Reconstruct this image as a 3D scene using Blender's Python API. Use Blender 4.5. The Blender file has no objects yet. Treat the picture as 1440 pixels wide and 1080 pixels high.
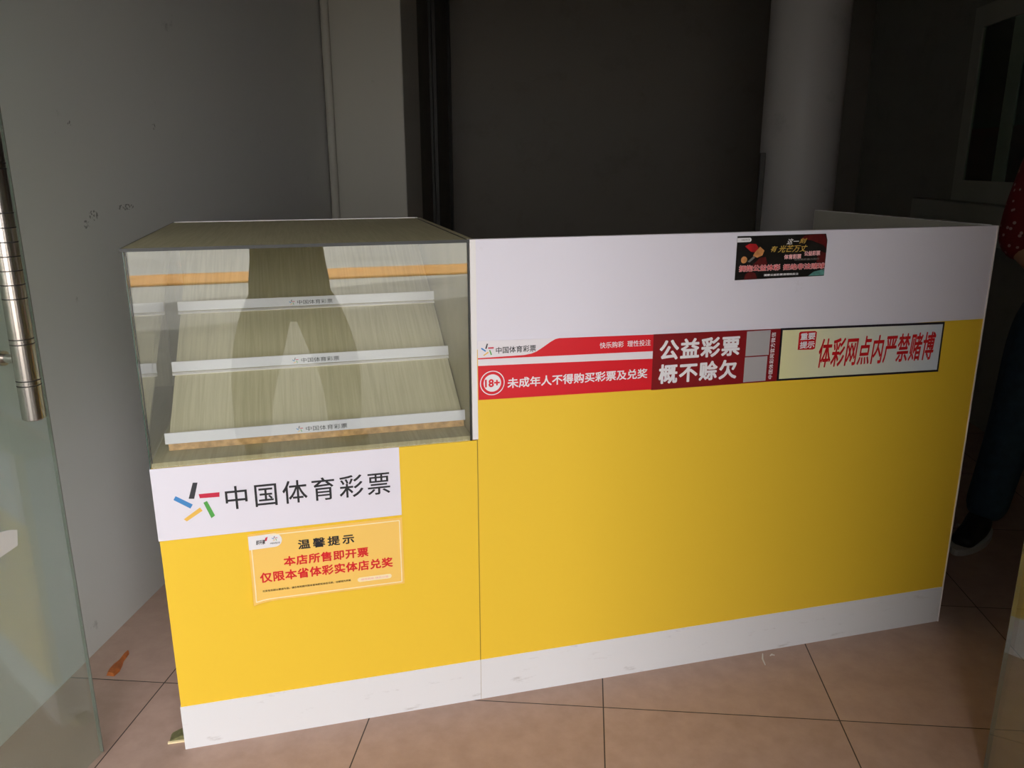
import bpy, bmesh, math, random
from mathutils import Vector, Matrix
random.seed(7)
S = bpy.context.scene
COL = S.collection
PI = math.pi

# ------------------------------------------------------------------ camera
F_PX = 1133.97
cam_d = bpy.data.cameras.new('camera')
cam = bpy.data.objects.new('camera', cam_d); COL.objects.link(cam)
cam_d.sensor_width = 36.0
cam_d.lens = F_PX / 1440.0 * 36.0
cam_d.clip_start = 0.02
YAW, PITCH, ROLL = -0.09141, -0.26639, -0.00287
fw = Vector((math.sin(YAW) * math.cos(PITCH), math.cos(YAW) * math.cos(PITCH), math.sin(PITCH)))
rt = Vector((math.cos(YAW), -math.sin(YAW), 0))
up = rt.cross(fw)
r2 = rt * math.cos(ROLL) + up * math.sin(ROLL)
u2 = up * math.cos(ROLL) - rt * math.sin(ROLL)
M = Matrix((r2, u2, -fw)).transposed().to_4x4()
M.translation = Vector((0, 0, 1.3638))
cam.matrix_world = M
S.camera = cam

# ------------------------------------------------------------------ world and exposure
w = bpy.data.worlds.new('sky'); S.world = w; w.use_nodes = True
bg = w.node_tree.nodes['Background']
bg.inputs['Color'].default_value = (1.0, 0.985, 0.985, 1)
bg.inputs['Strength'].default_value = 5.35
S.view_settings.view_transform = 'Standard'
S.view_settings.look = 'None'
S.view_settings.exposure = 0.0
S.view_settings.gamma = 1.0
S.view_settings.use_curve_mapping = False
try:
    S.cycles.max_bounces = 16
    S.cycles.transparent_max_bounces = 24
    S.cycles.diffuse_bounces = 6
except Exception:
    pass

# ------------------------------------------------------------------ materials
MATS = {}

def lin(c):
    return tuple(((v / 255) / 12.92 if v / 255 <= 0.04045 else ((v / 255 + 0.055) / 1.055) ** 2.4) for v in c) + (1,)

def new_mat(name):
    m = bpy.data.materials.new(name); m.use_nodes = True
    MATS[name] = m
    nt = m.node_tree
    return m, nt, nt.nodes['Principled BSDF']

def mat(name, rgb, rough=0.5, metal=0.0, noise=0.0, scale=20.0, bump=0.0, spec=0.5):
    """plain surface with a slight procedural variation of its own colour"""
    m, nt, b = new_mat(name)
    c = lin(rgb) if max(rgb) > 1 else tuple(rgb) + (1,)
    b.inputs['Base Color'].default_value = c
    b.inputs['Roughness'].default_value = rough
    b.inputs['Metallic'].default_value = metal
    b.inputs['Specular IOR Level'].default_value = spec
    if noise or bump:
        tc = nt.nodes.new('ShaderNodeTexCoord')
        n = nt.nodes.new('ShaderNodeTexNoise'); n.inputs['Scale'].default_value = scale
        n.inputs['Detail'].default_value = 5
        nt.links.new(tc.outputs['Object'], n.inputs['Vector'])
        if noise:
            r = nt.nodes.new('ShaderNodeValToRGB')
            r.color_ramp.elements[0].position = 0.3; r.color_ramp.elements[1].position = 0.7
            r.color_ramp.elements[0].color = tuple(x * (1 - noise) for x in c[:3]) + (1,)
            r.color_ramp.elements[1].color = tuple(min(1, x * (1 + noise)) for x in c[:3]) + (1,)
            nt.links.new(n.outputs['Fac'], r.inputs['Fac'])
            nt.links.new(r.outputs['Color'], b.inputs['Base Color'])
        if bump:
            bp = nt.nodes.new('ShaderNodeBump'); bp.inputs['Strength'].default_value = bump
            bp.inputs['Distance'].default_value = 0.004
            nt.links.new(n.outputs['Fac'], bp.inputs['Height'])
            nt.links.new(bp.outputs['Normal'], b.inputs['Normal'])
    return m

def stained(name, rgb, dirt, rough=0.5, scale=9.0, lo=0.62, hi=0.78, amt=0.5, bump=0.0, spec=0.5, stretch=(1, 1, 1)):
    """base colour with irregular dirt marks"""
    m, nt, b = new_mat(name)
    b.inputs['Roughness'].default_value = rough
    b.inputs['Specular IOR Level'].default_value = spec
    tc = nt.nodes.new('ShaderNodeTexCoord')
    mp = nt.nodes.new('ShaderNodeMapping'); mp.inputs['Scale'].default_value = stretch
    n = nt.nodes.new('ShaderNodeTexNoise'); n.inputs['Scale'].default_value = scale
    n.inputs['Detail'].default_value = 8; n.inputs['Roughness'].default_value = 0.7
    r = nt.nodes.new('ShaderNodeValToRGB')
    r.color_ramp.elements[0].position = lo; r.color_ramp.elements[1].position = hi
    r.color_ramp.elements[0].color = (0, 0, 0, 1); r.color_ramp.elements[1].color = (amt, amt, amt, 1)
    mx = nt.nodes.new('ShaderNodeMix'); mx.data_type = 'RGBA'
    mx.inputs[6].default_value = lin(rgb); mx.inputs[7].default_value = lin(dirt)
    nt.links.new(tc.outputs['Object'], mp.inputs['Vector'])
    nt.links.new(mp.outputs['Vector'], n.inputs['Vector'])
    nt.links.new(n.outputs['Fac'], r.inputs['Fac'])
    nt.links.new(r.outputs['Color'], mx.inputs[0])
    nt.links.new(mx.outputs[2], b.inputs['Base Color'])
    if bump:
        bp = nt.nodes.new('ShaderNodeBump'); bp.inputs['Strength'].default_value = bump
        bp.inputs['Distance'].default_value = 0.003
        nt.links.new(n.outputs['Fac'], bp.inputs['Height'])
        nt.links.new(bp.outputs['Normal'], b.inputs['Normal'])
    return m

def glass(name, tint, refl=0.045, dust=0.0, dust_rgb=(0.6, 0.63, 0.6)):
    """thin pane: Schlick reflection over a tinted see-through body, with a film of dust"""
    m = bpy.data.materials.new(name); m.use_nodes = True; MATS[name] = m
    nt = m.node_tree; nt.nodes.clear()
    out = nt.nodes.new('ShaderNodeOutputMaterial')
    tr = nt.nodes.new('ShaderNodeBsdfTransparent'); tr.inputs['Color'].default_value = tuple(tint) + (1,)
    gl = nt.nodes.new('ShaderNodeBsdfGlossy'); gl.inputs['Roughness'].default_value = 0.0
    gl.inputs['Color'].default_value = (1, 1, 1, 1)
    lw = nt.nodes.new('ShaderNodeLayerWeight'); lw.inputs['Blend'].default_value = 0.5
    p = nt.nodes.new('ShaderNodeMath'); p.operation = 'POWER'; p.inputs[1].default_value = 5
    ma = nt.nodes.new('ShaderNodeMath'); ma.operation = 'MULTIPLY_ADD'
    ma.inputs[1].default_value = 1 - refl; ma.inputs[2].default_value = refl
    mx = nt.nodes.new('ShaderNodeMixShader')
    nt.links.new(lw.outputs['Facing'], p.inputs[0]); nt.links.new(p.outputs[0], ma.inputs[0])
    nt.links.new(ma.outputs[0], mx.inputs[0])
    nt.links.new(tr.outputs[0], mx.inputs[1]); nt.links.new(gl.outputs[0], mx.inputs[2])
    last = mx
    if dust:
        df = nt.nodes.new('ShaderNodeBsdfDiffuse'); df.inputs['Color'].default_value = tuple(dust_rgb) + (1,)
        tc = nt.nodes.new('ShaderNodeTexCoord')
        n = nt.nodes.new('ShaderNodeTexNoise'); n.inputs['Scale'].default_value = 5; n.inputs['Detail'].default_value = 6
        nt.links.new(tc.outputs['Object'], n.inputs['Vector'])
        mu = nt.nodes.new('ShaderNodeMath'); mu.operation = 'MULTIPLY'; mu.inputs[1].default_value = dust * 2
        nt.links.new(n.outputs['Fac'], mu.inputs[0])
        m2 = nt.nodes.new('ShaderNodeMixShader')
        nt.links.new(mu.outputs[0], m2.inputs[0]); nt.links.new(mx.outputs[0], m2.inputs[1]); nt.links.new(df.outputs[0], m2.inputs[2])
        last = m2
    nt.links.new(last.outputs[0], out.inputs['Surface'])
    return m

def wood_grain(name, c1, c2, rough=0.55, axis_scale=(90, 3, 3)):
    m, nt, b = new_mat(name)
    b.inputs['Roughness'].default_value = rough
    tc = nt.nodes.new('ShaderNodeTexCoord')
    mp = nt.nodes.new('ShaderNodeMapping'); mp.inputs['Scale'].default_value = axis_scale
    n = nt.nodes.new('ShaderNodeTexNoise'); n.inputs['Scale'].default_value = 1.6
    n.inputs['Detail'].default_value = 6; n.inputs['Distortion'].default_value = 0.6
    r = nt.nodes.new('ShaderNodeValToRGB')
    r.color_ramp.elements[0].position = 0.36; r.color_ramp.elements[1].position = 0.64
    r.color_ramp.elements[0].color = lin(c1); r.color_ramp.elements[1].color = lin(c2)
    nt.links.new(tc.outputs['Object'], mp.inputs['Vector']); nt.links.new(mp.outputs['Vector'], n.inputs['Vector'])
    nt.links.new(n.outputs['Fac'], r.inputs['Fac']); nt.links.new(r.outputs['Color'], b.inputs['Base Color'])
    return m

def tile_mat(name, size, rgb_a, rgb_b, grout, gw=0.0032):
    m, nt, b = new_mat(name)
    N = nt.nodes.new; L = nt.links.new
    tc = N('ShaderNodeTexCoord')
    sx = N('ShaderNodeSeparateXYZ'); L(tc.outputs['Object'], sx.inputs[0])
    def edge(o):
        d = N('ShaderNodeMath'); d.operation = 'DIVIDE'; d.inputs[1].default_value = size; L(o, d.inputs[0])
        r = N('ShaderNodeMath'); r.operation = 'ROUND'; L(d.outputs[0], r.inputs[0])
        s = N('ShaderNodeMath'); s.operation = 'SUBTRACT'; L(d.outputs[0], s.inputs[0]); L(r.outputs[0], s.inputs[1])
        a = N('ShaderNodeMath'); a.operation = 'ABSOLUTE'; L(s.outputs[0], a.inputs[0])
        c = N('ShaderNodeMath'); c.operation = 'LESS_THAN'; c.inputs[1].default_value = gw / size / 2; L(a.outputs[0], c.inputs[0])
        f = N('ShaderNodeMath'); f.operation = 'FLOOR'; L(d.outputs[0], f.inputs[0])
        return c, f
    cx, fx = edge(sx.outputs[0]); cy, fy = edge(sx.outputs[1])
    mxm = N('ShaderNodeMath'); mxm.operation = 'MAXIMUM'; L(cx.outputs[0], mxm.inputs[0]); L(cy.outputs[0], mxm.inputs[1])
    cmb = N('ShaderNodeCombineXYZ'); L(fx.outputs[0], cmb.inputs[0]); L(fy.outputs[0], cmb.inputs[1])
    wn = N('ShaderNodeTexWhiteNoise'); wn.noise_dimensions = '2D'; L(cmb.outputs[0], wn.inputs['Vector'])
    n = N('ShaderNodeTexNoise'); n.inputs['Scale'].default_value = 14; n.inputs['Detail'].default_value = 8
    n.inputs['Roughness'].default_value = 0.65
    L(tc.outputs['Object'], n.inputs['Vector'])
    ad = N('ShaderNodeMath'); ad.operation = 'MULTIPLY_ADD'; ad.inputs[1].default_value = 0.3; L(wn.outputs['Value'], ad.inputs[0]); L(n.outputs['Fac'], ad.inputs[2])
    r = N('ShaderNodeValToRGB'); r.color_ramp.elements[0].position = 0.42; r.color_ramp.elements[1].position = 0.95
    r.color_ramp.elements[0].color = lin(rgb_a); r.color_ramp.elements[1].color = lin(rgb_b)
    L(ad.outputs[0], r.inputs['Fac'])
    mx = N('ShaderNodeMix'); mx.data_type = 'RGBA'; L(mxm.outputs[0], mx.inputs[0]); L(r.outputs['Color'], mx.inputs[6])
    mx.inputs[7].default_value = lin(grout)
    L(mx.outputs[2], b.inputs['Base Color'])
    b.inputs['Roughness'].default_value = 0.5
    b.inputs['Specular IOR Level'].default_value = 0.3
    bp = N('ShaderNodeBump'); bp.inputs['Strength'].default_value = 0.5; bp.inputs['Distance'].default_value = 0.002
    iv = N('ShaderNodeMath'); iv.operation = 'SUBTRACT'; iv.inputs[0].default_value = 1; L(mxm.outputs[0], iv.inputs[1])
    L(iv.outputs[0], bp.inputs['Height']); L(bp.outputs['Normal'], b.inputs['Normal'])
    return m

WALL = (150, 148, 143)
stained('wall_paint', WALL, (90, 88, 82), rough=0.75, scale=6, lo=0.60, hi=0.75, amt=0.35, bump=0.15)
stained('wall_left_paint', (204, 203, 198), (80, 76, 70), rough=0.7, scale=7, lo=0.66, hi=0.74, amt=0.45, bump=0.12)
stained('back_paint', (142, 136, 126), (108, 102, 94), rough=0.8, scale=4, lo=0.55, hi=0.75, amt=0.4)
stained('right_paint', (170, 172, 164), (130, 130, 122), rough=0.8, scale=4, lo=0.55, hi=0.75, amt=0.4)
stained('pillar_paint', (176, 172, 160), (86, 82, 70), rough=0.75, scale=10, lo=0.68, hi=0.76, amt=0.5)
stained('column_paint', (176, 172, 168), (104, 98, 92), rough=0.55, scale=5, lo=0.6, hi=0.75, amt=0.3)
mat('ceiling_paint', (190, 188, 184), 0.9)
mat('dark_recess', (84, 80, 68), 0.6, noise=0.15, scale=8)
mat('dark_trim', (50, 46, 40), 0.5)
tile_mat('floor_tile', 0.595772, (166, 138, 124), (186, 158, 144), (64, 52, 46))
stained('pavement_stone', (120, 118, 113), (98, 96, 90), rough=0.85, scale=2.5, lo=0.5, hi=0.7, amt=0.6)
stained('forecourt_concrete', (160, 158, 152), (132, 130, 124), rough=0.85, scale=1.5, lo=0.45, hi=0.65, amt=0.7)
stained('road_concrete', (196, 194, 186), (150, 148, 140), rough=0.9, scale=0.8, lo=0.5, hi=0.7, amt=0.5)
mat('kerb_paint', (238, 172, 84), 0.7, noise=0.15, scale=3)
stained('blocker_dark', (62, 58, 54), (44, 42, 40), rough=0.7, scale=4, lo=.5, hi=.7, amt=.5)  # dark surface of the two added light-blocking walls outside
mat('facade_render', (206, 202, 192), 0.9, noise=0.06, scale=1)
mat('facade_glass', (60, 70, 78), 0.1)
stained('yellow_laminate', (245, 203, 58), (150, 112, 24), rough=0.42, scale=16, lo=0.70, hi=0.80, amt=0.5, spec=0.35)
stained('white_laminate', (232, 228, 238), (150, 140, 128), rough=0.40, scale=12, lo=0.66, hi=0.80, amt=0.35, spec=0.35)
stained('plinth_laminate', (230, 230, 232), (120, 104, 88), rough=0.45, scale=15, lo=0.60, hi=0.80, amt=0.6, spec=0.35, stretch=(0.6, 1, 2.5))
mat('edge_band', (238, 234, 232), 0.4)
mat('joint_line', (150, 118, 30), 0.6)
mat('inner_board', (176, 172, 160), 0.6, noise=0.05, scale=6)
wood_grain('pale_board', (196, 189, 158), (210, 203, 173))
wood_grain('olive_board', (164, 156, 122), (176, 168, 134))
mat('chipboard', (196, 158, 110), 0.8, noise=0.28, scale=60)
mat('lip_plastic', (214, 214, 222), 0.35)
mat('dark_edge', (36, 38, 34), 0.4)
mat('pane_edge', (58, 84, 72), 0.25)
glass('case_glass', (0.975, 0.982, 0.962), refl=0.06)
glass('door_glass', (0.90, 0.96, 0.93), refl=0.05, dust=0.05, dust_rgb=(0.62, 0.66, 0.62))
glass('window_glass', (0.75, 0.85, 0.78), refl=0.05)
mat('door_edge', (112, 112, 104), 0.4)
mat('steel', (0.60, 0.56, 0.52), 0.20, metal=1.0)
mat('groove', (30, 28, 26), 0.5)
mat('ink_black', (30, 30, 34), 0.5)
mat('ink_white', (238, 236, 238), 0.5)
mat('ink_red', (222, 24, 36), 0.45)
mat('ink_deepred', (206, 22, 28), 0.45)
mat('ink_pink', (246, 186, 186), 0.5)
mat('ink_gold', (214, 176, 84), 0.45)
mat('ink_grey', (120, 116, 112), 0.5)
mat('ink_brown', (78, 56, 20), 0.5)
mat('logo_black', (52, 54, 60), 0.45)
mat('logo_red', (206, 38, 70), 0.45)
mat('logo_blue', (66, 138, 200), 0.45)
mat('logo_yellow', (238, 190, 84), 0.45)
mat('logo_green', (84, 168, 76), 0.45)
mat('banner_red', (222, 26, 40), 0.4)
mat('banner_white', (236, 230, 234), 0.4)
mat('maroon', (134, 20, 26), 0.4, noise=0.04, scale=10)
mat('code_blank', (176, 172, 172), 0.5)
mat('sticker_orange', (252, 206, 106), 0.35, noise=0.015, scale=6)
mat('sticker_cream', (255, 236, 190), 0.35)
mat('poster_black', (26, 24, 22), 0.35, noise=0.3, scale=20)
mat('poster_red', (176, 30, 36), 0.4, noise=0.3, scale=60)
mat('poster_darkred', (92, 22, 22), 0.4, noise=0.3, scale=60)
mat('poster_gold', (206, 140, 84), 0.4, noise=0.25, scale=70)
mat('poster_teal', (96, 150, 142), 0.4, noise=0.3, scale=80)
mat('border_dark', (30, 24, 34), 0.4)
# printed ground of the no-gambling notice: pale yellow on the left turning pale blue-grey on the right
def printed_ground():
    m, nt, b = new_mat('notice_ground')
    tc = nt.nodes.new('ShaderNodeTexCoord'); sx = nt.nodes.new('ShaderNodeSeparateXYZ')
    r = nt.nodes.new('ShaderNodeValToRGB')
    mr = nt.nodes.new('ShaderNodeMapRange'); mr.inputs['From Min'].default_value = -0.25; mr.inputs['From Max'].default_value = 0.25
    r.color_ramp.elements[0].color = lin((236, 232, 176)); r.color_ramp.elements[1].color = lin((214, 222, 232))
    nt.links.new(tc.outputs['Object'], sx.inputs[0]); nt.links.new(sx.outputs[0], mr.inputs['Value'])
    nt.links.new(mr.outputs[0], r.inputs['Fac']); nt.links.new(r.outputs['Color'], b.inputs['Base Color'])
    b.inputs['Roughness'].default_value = 0.4
printed_ground()
mat('skin', (196, 146, 116), 0.5)
mat('denim', (46, 70, 88), 0.85, noise=0.25, scale=30, bump=0.3)
mat('dark_trousers', (26, 26, 28), 0.85, noise=0.15, scale=20)
mat('dark_jacket', (24, 24, 26), 0.8)
mat('shoe_black', (16, 16, 17), 0.5)
mat('shoe_sole', (196, 194, 190), 0.5)
mat('hair', (22, 18, 16), 0.5)
mat('eye_dark', (60, 46, 40), 0.3)
mat('belt', (20, 18, 16), 0.5)
def patterned():
    m, nt, b = new_mat('red_patterned_cloth')
    tc = nt.nodes.new('ShaderNodeTexCoord'); v = nt.nodes.new('ShaderNodeTexVoronoi'); v.inputs['Scale'].default_value = 38
    r = nt.nodes.new('ShaderNodeValToRGB')
    r.color_ramp.elements[0].position = 0.18; r.color_ramp.elements[1].position = 0.24
    r.color_ramp.elements[0].color = lin((196, 150, 150)); r.color_ramp.elements[1].color = lin((128, 18, 28))
    nt.links.new(tc.outputs['Object'], v.inputs['Vector']); nt.links.new(v.outputs['Distance'], r.inputs['Fac'])
    nt.links.new(r.outputs['Color'], b.inputs['Base Color']); b.inputs['Roughness'].default_value = 0.8
patterned()
mat('wrapper_brown', (176, 96, 40), 0.5, noise=0.3, scale=60)
mat('scrap_olive', (110, 108, 70), 0.7, noise=0.3, scale=60)
mat('scrap_white', (222, 214, 206), 0.7)
mat('paper_white', (214, 214, 210), 0.6)
mat('window_frame_paint', (196, 200, 190), 0.6)
mat('window_dark', (20, 30, 24), 0.5)
mat('window_red_brown', (88, 22, 16), 0.8, noise=0.3, scale=14)

# ------------------------------------------------------------------ mesh building
class MB:
    """collects shapes of ONE part, each with its own material slot"""
    def __init__(self):
        self.v = []; self.f = []; self.m = []; self.names = []; self.sm = []
    def mi(self, name):
        if name not in self.names: self.names.append(name)
        return self.names.index(name)
    def add(self, verts, faces, m, smooth=False):
        b = len(self.v); i = self.mi(m)
        self.v += [tuple(p) for p in verts]
        for f in faces:
            self.f.append([b + k for k in f]); self.m.append(i); self.sm.append(smooth)
    def box(self, x0, x1, y0, y1, z0, z1, m, bev=0.0):
        if bev > 0:
            bm = bmesh.new(); bmesh.ops.create_cube(bm, size=1)
            for v in bm.verts:
                v.co = Vector((x0 + (x1 - x0) * (v.co.x + .5), y0 + (y1 - y0) * (v.co.y + .5), z0 + (z1 - z0) * (v.co.z + .5)))
            bmesh.ops.bevel(bm, geom=list(bm.edges), offset=bev, segments=2, profile=0.5, affect='EDGES')
            bm.verts.index_update()
            self.add([v.co for v in bm.verts], [[v.index for v in f.verts] for f in bm.faces], m); bm.free(); return
        P = [(x, y, z) for x in (x0, x1) for y in (y0, y1) for z in (z0, z1)]
        self.add(P, [(0, 1, 3, 2), (4, 6, 7, 5), (0, 4, 5, 1), (2, 3, 7, 6), (0, 2, 6, 4), (1, 5, 7, 3)], m)
    def prism(self, pts, y0, y1, m):
        """outline in x,z extruded between y0 and y1"""
        n = len(pts)
        P = [(x, y0, z) for x, z in pts] + [(x, y1, z) for x, z in pts]
        self.add(P, [list(range(n)), list(range(2 * n - 1, n - 1, -1))] + [(i, n + i, n + (i + 1) % n, (i + 1) % n) for i in range(n)], m)
    def poly(self, pts, y, m):
        self.add([(x, y, z) for x, z in pts], [list(range(len(pts)))], m)
    def tube(self, path, rad, m, seg=16, cap=True):
        path = [Vector(p) for p in path]; n = len(path)
        rad = rad if isinstance(rad, (list, tuple)) else [rad] * n
        V = []; Fc = []
        for i, p in enumerate(path):
            t = (path[min(i + 1, n - 1)] - path[max(i - 1, 0)]).normalized()
            a = t.cross(Vector((0, 0, 1)))
            if a.length < 1e-3: a = Vector((1, 0, 0))
            a.normalize(); b = t.cross(a)
            for k in range(seg):
                q = 2 * PI * k / seg
                V.append(p + (a * math.cos(q) + b * math.sin(q)) * rad[i])
        for i in range(n - 1):
            for k in range(seg):
                Fc.append((i * seg + k, i * seg + (k + 1) % seg, (i + 1) * seg + (k + 1) % seg, (i + 1) * seg + k))
        self.add(V, Fc, m, True)
        if cap:
            self.add(V[:seg], [list(range(seg))], m); self.add(V[-seg:], [list(range(seg))], m)
    def ring(self, cx, cz, y, r0, r1, m, seg=40):
        V = []
        for k in range(seg):
            q = 2 * PI * k / seg
            V += [(cx + r0 * math.cos(q), y, cz + r0 * math.sin(q)), (cx + r1 * math.cos(q), y, cz + r1 * math.sin(q))]
        self.add(V, [(2 * k, 2 * k + 1, (2 * k + 3) % (2 * seg), (2 * k + 2) % (2 * seg)) for k in range(seg)], m)
    def disc(self, cx, cz, y, r, m, seg=40, rx=None):
        rx = rx or r
        self.poly([(cx + rx * math.cos(2 * PI * k / seg), cz + r * math.sin(2 * PI * k / seg)) for k in range(seg)], y, m)
    def text(self, s, x0, x1, z0, z1, y, m, bold=0.0, shear=0.0, rot90=False, spacing=1.0):
        V, Fc = glyphs(s, 0.0, spacing)
        if bold:
            n_ = 8 if bold > .012 else 4; V0, F0 = V, Fc; V, Fc = [], []
            for q in range(n_):
                a_ = 2 * PI * (q + .5) / n_; dx_, dz_ = bold * math.cos(a_), bold * math.sin(a_)
                Fc = Fc + [[i + len(V) for i in f] for f in F0]; V = V + [(a + dx_, c + dz_, -.00003 * q) for a, c in V0]
        V = [p if len(p) == 3 else (p[0], p[1], 0.0) for p in V]
        if rot90: V = [(-b, a, d) for a, b, d in V]
        if shear: V = [(a + shear * b, b, d) for a, b, d in V]
        xs = [p[0] for p in V]; zs = [p[1] for p in V]
        ax, bx, az, bz = min(xs), max(xs), min(zs), max(zs)
        self.add([(x0 + (a - ax) / (bx - ax) * (x1 - x0), y + d, z0 + (b - az) / (bz - az) * (z1 - z0)) for a, b, d in V], Fc, m)
    def build(self, name, parent=None, mats=None):
        me = bpy.data.meshes.new(name)
        me.from_pydata(self.v, [], self.f)
        for n in self.names: me.materials.append(MATS[n])
        me.polygons.foreach_set('material_index', self.m)
        me.polygons.foreach_set('use_smooth', self.sm)
        me.update()
        o = bpy.data.objects.new(name, me); COL.objects.link(o)
        if parent is not None: o.parent = parent
        return o

_G = {}
def glyphs(s, bold=0.0, spacing=1.0):
    key = (s, bold, spacing)
    if key in _G: return _G[key]
    c = bpy.data.curves.new('lettering', 'FONT'); c.body = s; c.resolution_u = 3
    c.offset = bold; c.space_character = spacing
    o = bpy.data.objects.new('lettering', c); COL.objects.link(o)
    bpy.context.view_layer.update()
    dg = bpy.context.evaluated_depsgraph_get()
    me = bpy.data.meshes.new_from_object(o.evaluated_get(dg))
    V = [(v.co.x, v.co.y) for v in me.vertices]; Fc = [list(p.vertices) for p in me.polygons]
    bpy.data.objects.remove(o); bpy.data.curves.remove(c); bpy.data.meshes.remove(me)
    _G[key] = (V, Fc)
    return V, Fc

def tag(o, label=None, cat=None, group=None, kind=None):
    if label: o['label'] = label
    if cat: o['category'] = cat
    if group: o['group'] = group
    if kind: o['kind'] = kind
    return o

def thing(name, label, cat, loc=(0, 0, 0), rz=0.0, group=None):
    o = bpy.data.objects.new(name, None); COL.objects.link(o)
    o.empty_display_size = 0.1
    o.location = loc; o.rotation_euler = (0, 0, rz)
    return tag(o, label, cat, group)

def place(o, loc, rz=0.0):
    o.location = loc; o.rotation_euler = (0, 0, rz); return o

def one_box(name, x0, x1, y0, y1, z0, z1, m, parent=None, bev=0.0):
    b = MB(); b.box(x0, x1, y0, y1, z0, z1, m, bev); return b.build(name, parent)

def struct(o):
    o['kind'] = 'structure'; return o

# ------------------------------------------------------------------ the room
def scuffs():
    nt = MATS['wall_left_paint'].node_tree; b = nt.nodes['Principled BSDF']; N = nt.nodes.new; Lk = nt.links.new
    old = b.inputs['Base Color'].links[0].from_socket
    tc = N('ShaderNodeTexCoord'); fac = None
    for (y, z, rad_, st) in ((2.385, 1.241, .045, 5.0), (2.215, 1.226, .022, 1.5), (2.178, 1.203, .014, 1.0), (2.162, 1.473, .008, 1.0), (2.604, 1.483, .010, 1.0)):
        mp = N('ShaderNodeMapping'); mp.inputs['Location'].default_value = (0, -y, -z * st); mp.inputs['Scale'].default_value = (0, 1, st)
        ln = N('ShaderNodeVectorMath'); ln.operation = 'LENGTH'; lt = N('ShaderNodeMath'); lt.operation = 'LESS_THAN'; lt.inputs[1].default_value = rad_
        Lk(tc.outputs['Object'], mp.inputs['Vector']); Lk(mp.outputs['Vector'], ln.inputs[0]); Lk(ln.outputs['Value'], lt.inputs[0])
        if fac is None: fac = lt
        else:
            mx = N('ShaderNodeMath'); mx.operation = 'MAXIMUM'; Lk(fac.outputs[0], mx.inputs[0]); Lk(lt.outputs[0], mx.inputs[1]); fac = mx
    n = N('ShaderNodeTexNoise'); n.inputs['Scale'].default_value = 120; Lk(tc.outputs['Object'], n.inputs['Vector'])
    gt = N('ShaderNodeMath'); gt.operation = 'GREATER_THAN'; gt.inputs[1].default_value = .53; Lk(n.outputs['Fac'], gt.inputs[0])
    mu = N('ShaderNodeMath'); mu.operation = 'MULTIPLY'; Lk(fac.outputs[0], mu.inputs[0]); Lk(gt.outputs[0], mu.inputs[1])
    m2 = N('ShaderNodeMath'); m2.operation = 'MULTIPLY'; m2.inputs[1].default_value = .6; Lk(mu.outputs[0], m2.inputs[0])
    c = N('ShaderNodeMix'); c.data_type = 'RGBA'; c.inputs[7].default_value = lin((50, 46, 42)); Lk(m2.outputs[0], c.inputs[0]); Lk(old, c.inputs[6])
    Lk(c.outputs[2], b.inputs['Base Color'])
scuffs()
XL, XR, YF, YB, ZC = -1.3936, 2.10, 0.66, 6.70, 3.05
T0 = (0.06966, 1.81524)
fl = MB(); fl.box(XL - .2 - T0[0], XR + .2 - T0[0], 0.40 - T0[1], YB + .2 - T0[1], -0.1, 0, 'floor_tile')
struct(place(fl.build('floor'), (T0[0], T0[1], 0)))
struct(one_box('ceiling', XL - .2, XR + .2, YF - .2, YB + .2, ZC, ZC + .15, 'ceiling_paint'))
struct(one_box('wall_left', XL - .2, XL, YF - .2, YB + .2, 0, ZC, 'wall_left_paint'))
struct(one_box('wall_back', XL, XR, YB, YB + .2, 0, ZC, 'back_paint'))
# right wall with the window opening
WY0, WY1, WZ0, WZ1 = 3.70, 4.96, 1.16, 2.17
b = MB()
b.box(XR, XR + .2, YF - .2, WY0, 0, ZC, 'right_paint'); b.box(XR, XR + .2, WY1, YB + .2, 0, ZC, 'right_paint')
b.box(XR, XR + .2, WY0, WY1, 0, WZ0, 'right_paint'); b.box(XR, XR + .2, WY0, WY1, WZ1, ZC, 'right_paint')
struct(b.build('wall_right'))
# front wall around the doorway
DX0, DX1, DZ = -1.27, 0.75, 2.04
b = MB()
b.box(XL, DX0, YF - .2, YF, 0, ZC, 'wall_paint'); b.box(DX1, XR, YF - .2, YF, 0, ZC, 'wall_paint')
b.box(DX0, DX1, YF - .2, YF, DZ, ZC, 'wall_paint')
struct(b.build('wall_front'))
# square pillar standing against the left wall, and the dark recess behind it
struct(one_box('wall_pillar', XL, -0.972, 4.41, 4.83, 0, ZC, 'pillar_paint', bev=0.006))
b = MB(); b.tube([(XL + .030, 4.385, 0), (XL + .030, 4.385, ZC)], 0.022, 'pillar_paint')
struct(b.build('trim_1'))
b = MB()
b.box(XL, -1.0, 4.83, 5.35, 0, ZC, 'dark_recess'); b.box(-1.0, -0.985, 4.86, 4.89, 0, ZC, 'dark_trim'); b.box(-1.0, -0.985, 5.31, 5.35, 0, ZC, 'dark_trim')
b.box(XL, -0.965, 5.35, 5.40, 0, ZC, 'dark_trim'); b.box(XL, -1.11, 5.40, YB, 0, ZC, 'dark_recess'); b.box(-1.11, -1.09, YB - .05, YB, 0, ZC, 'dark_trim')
struct(b.build('trim_2'))
# round column
b = MB(); b.tube([(0.985, 4.05, 0), (0.985, 4.05, ZC)], 0.175, 'column_paint', seg=48)
struct(b.build('column'))
tag(one_box('upright_pole', -.012, .012, -.012, .012, 0, 1.41, 'dark_trim', bev=0.003), 'thin dark upright pole standing just left of the round column', 'pole')
place(bpy.data.objects['upright_pole'], (0.795, 3.92, 0))
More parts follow.
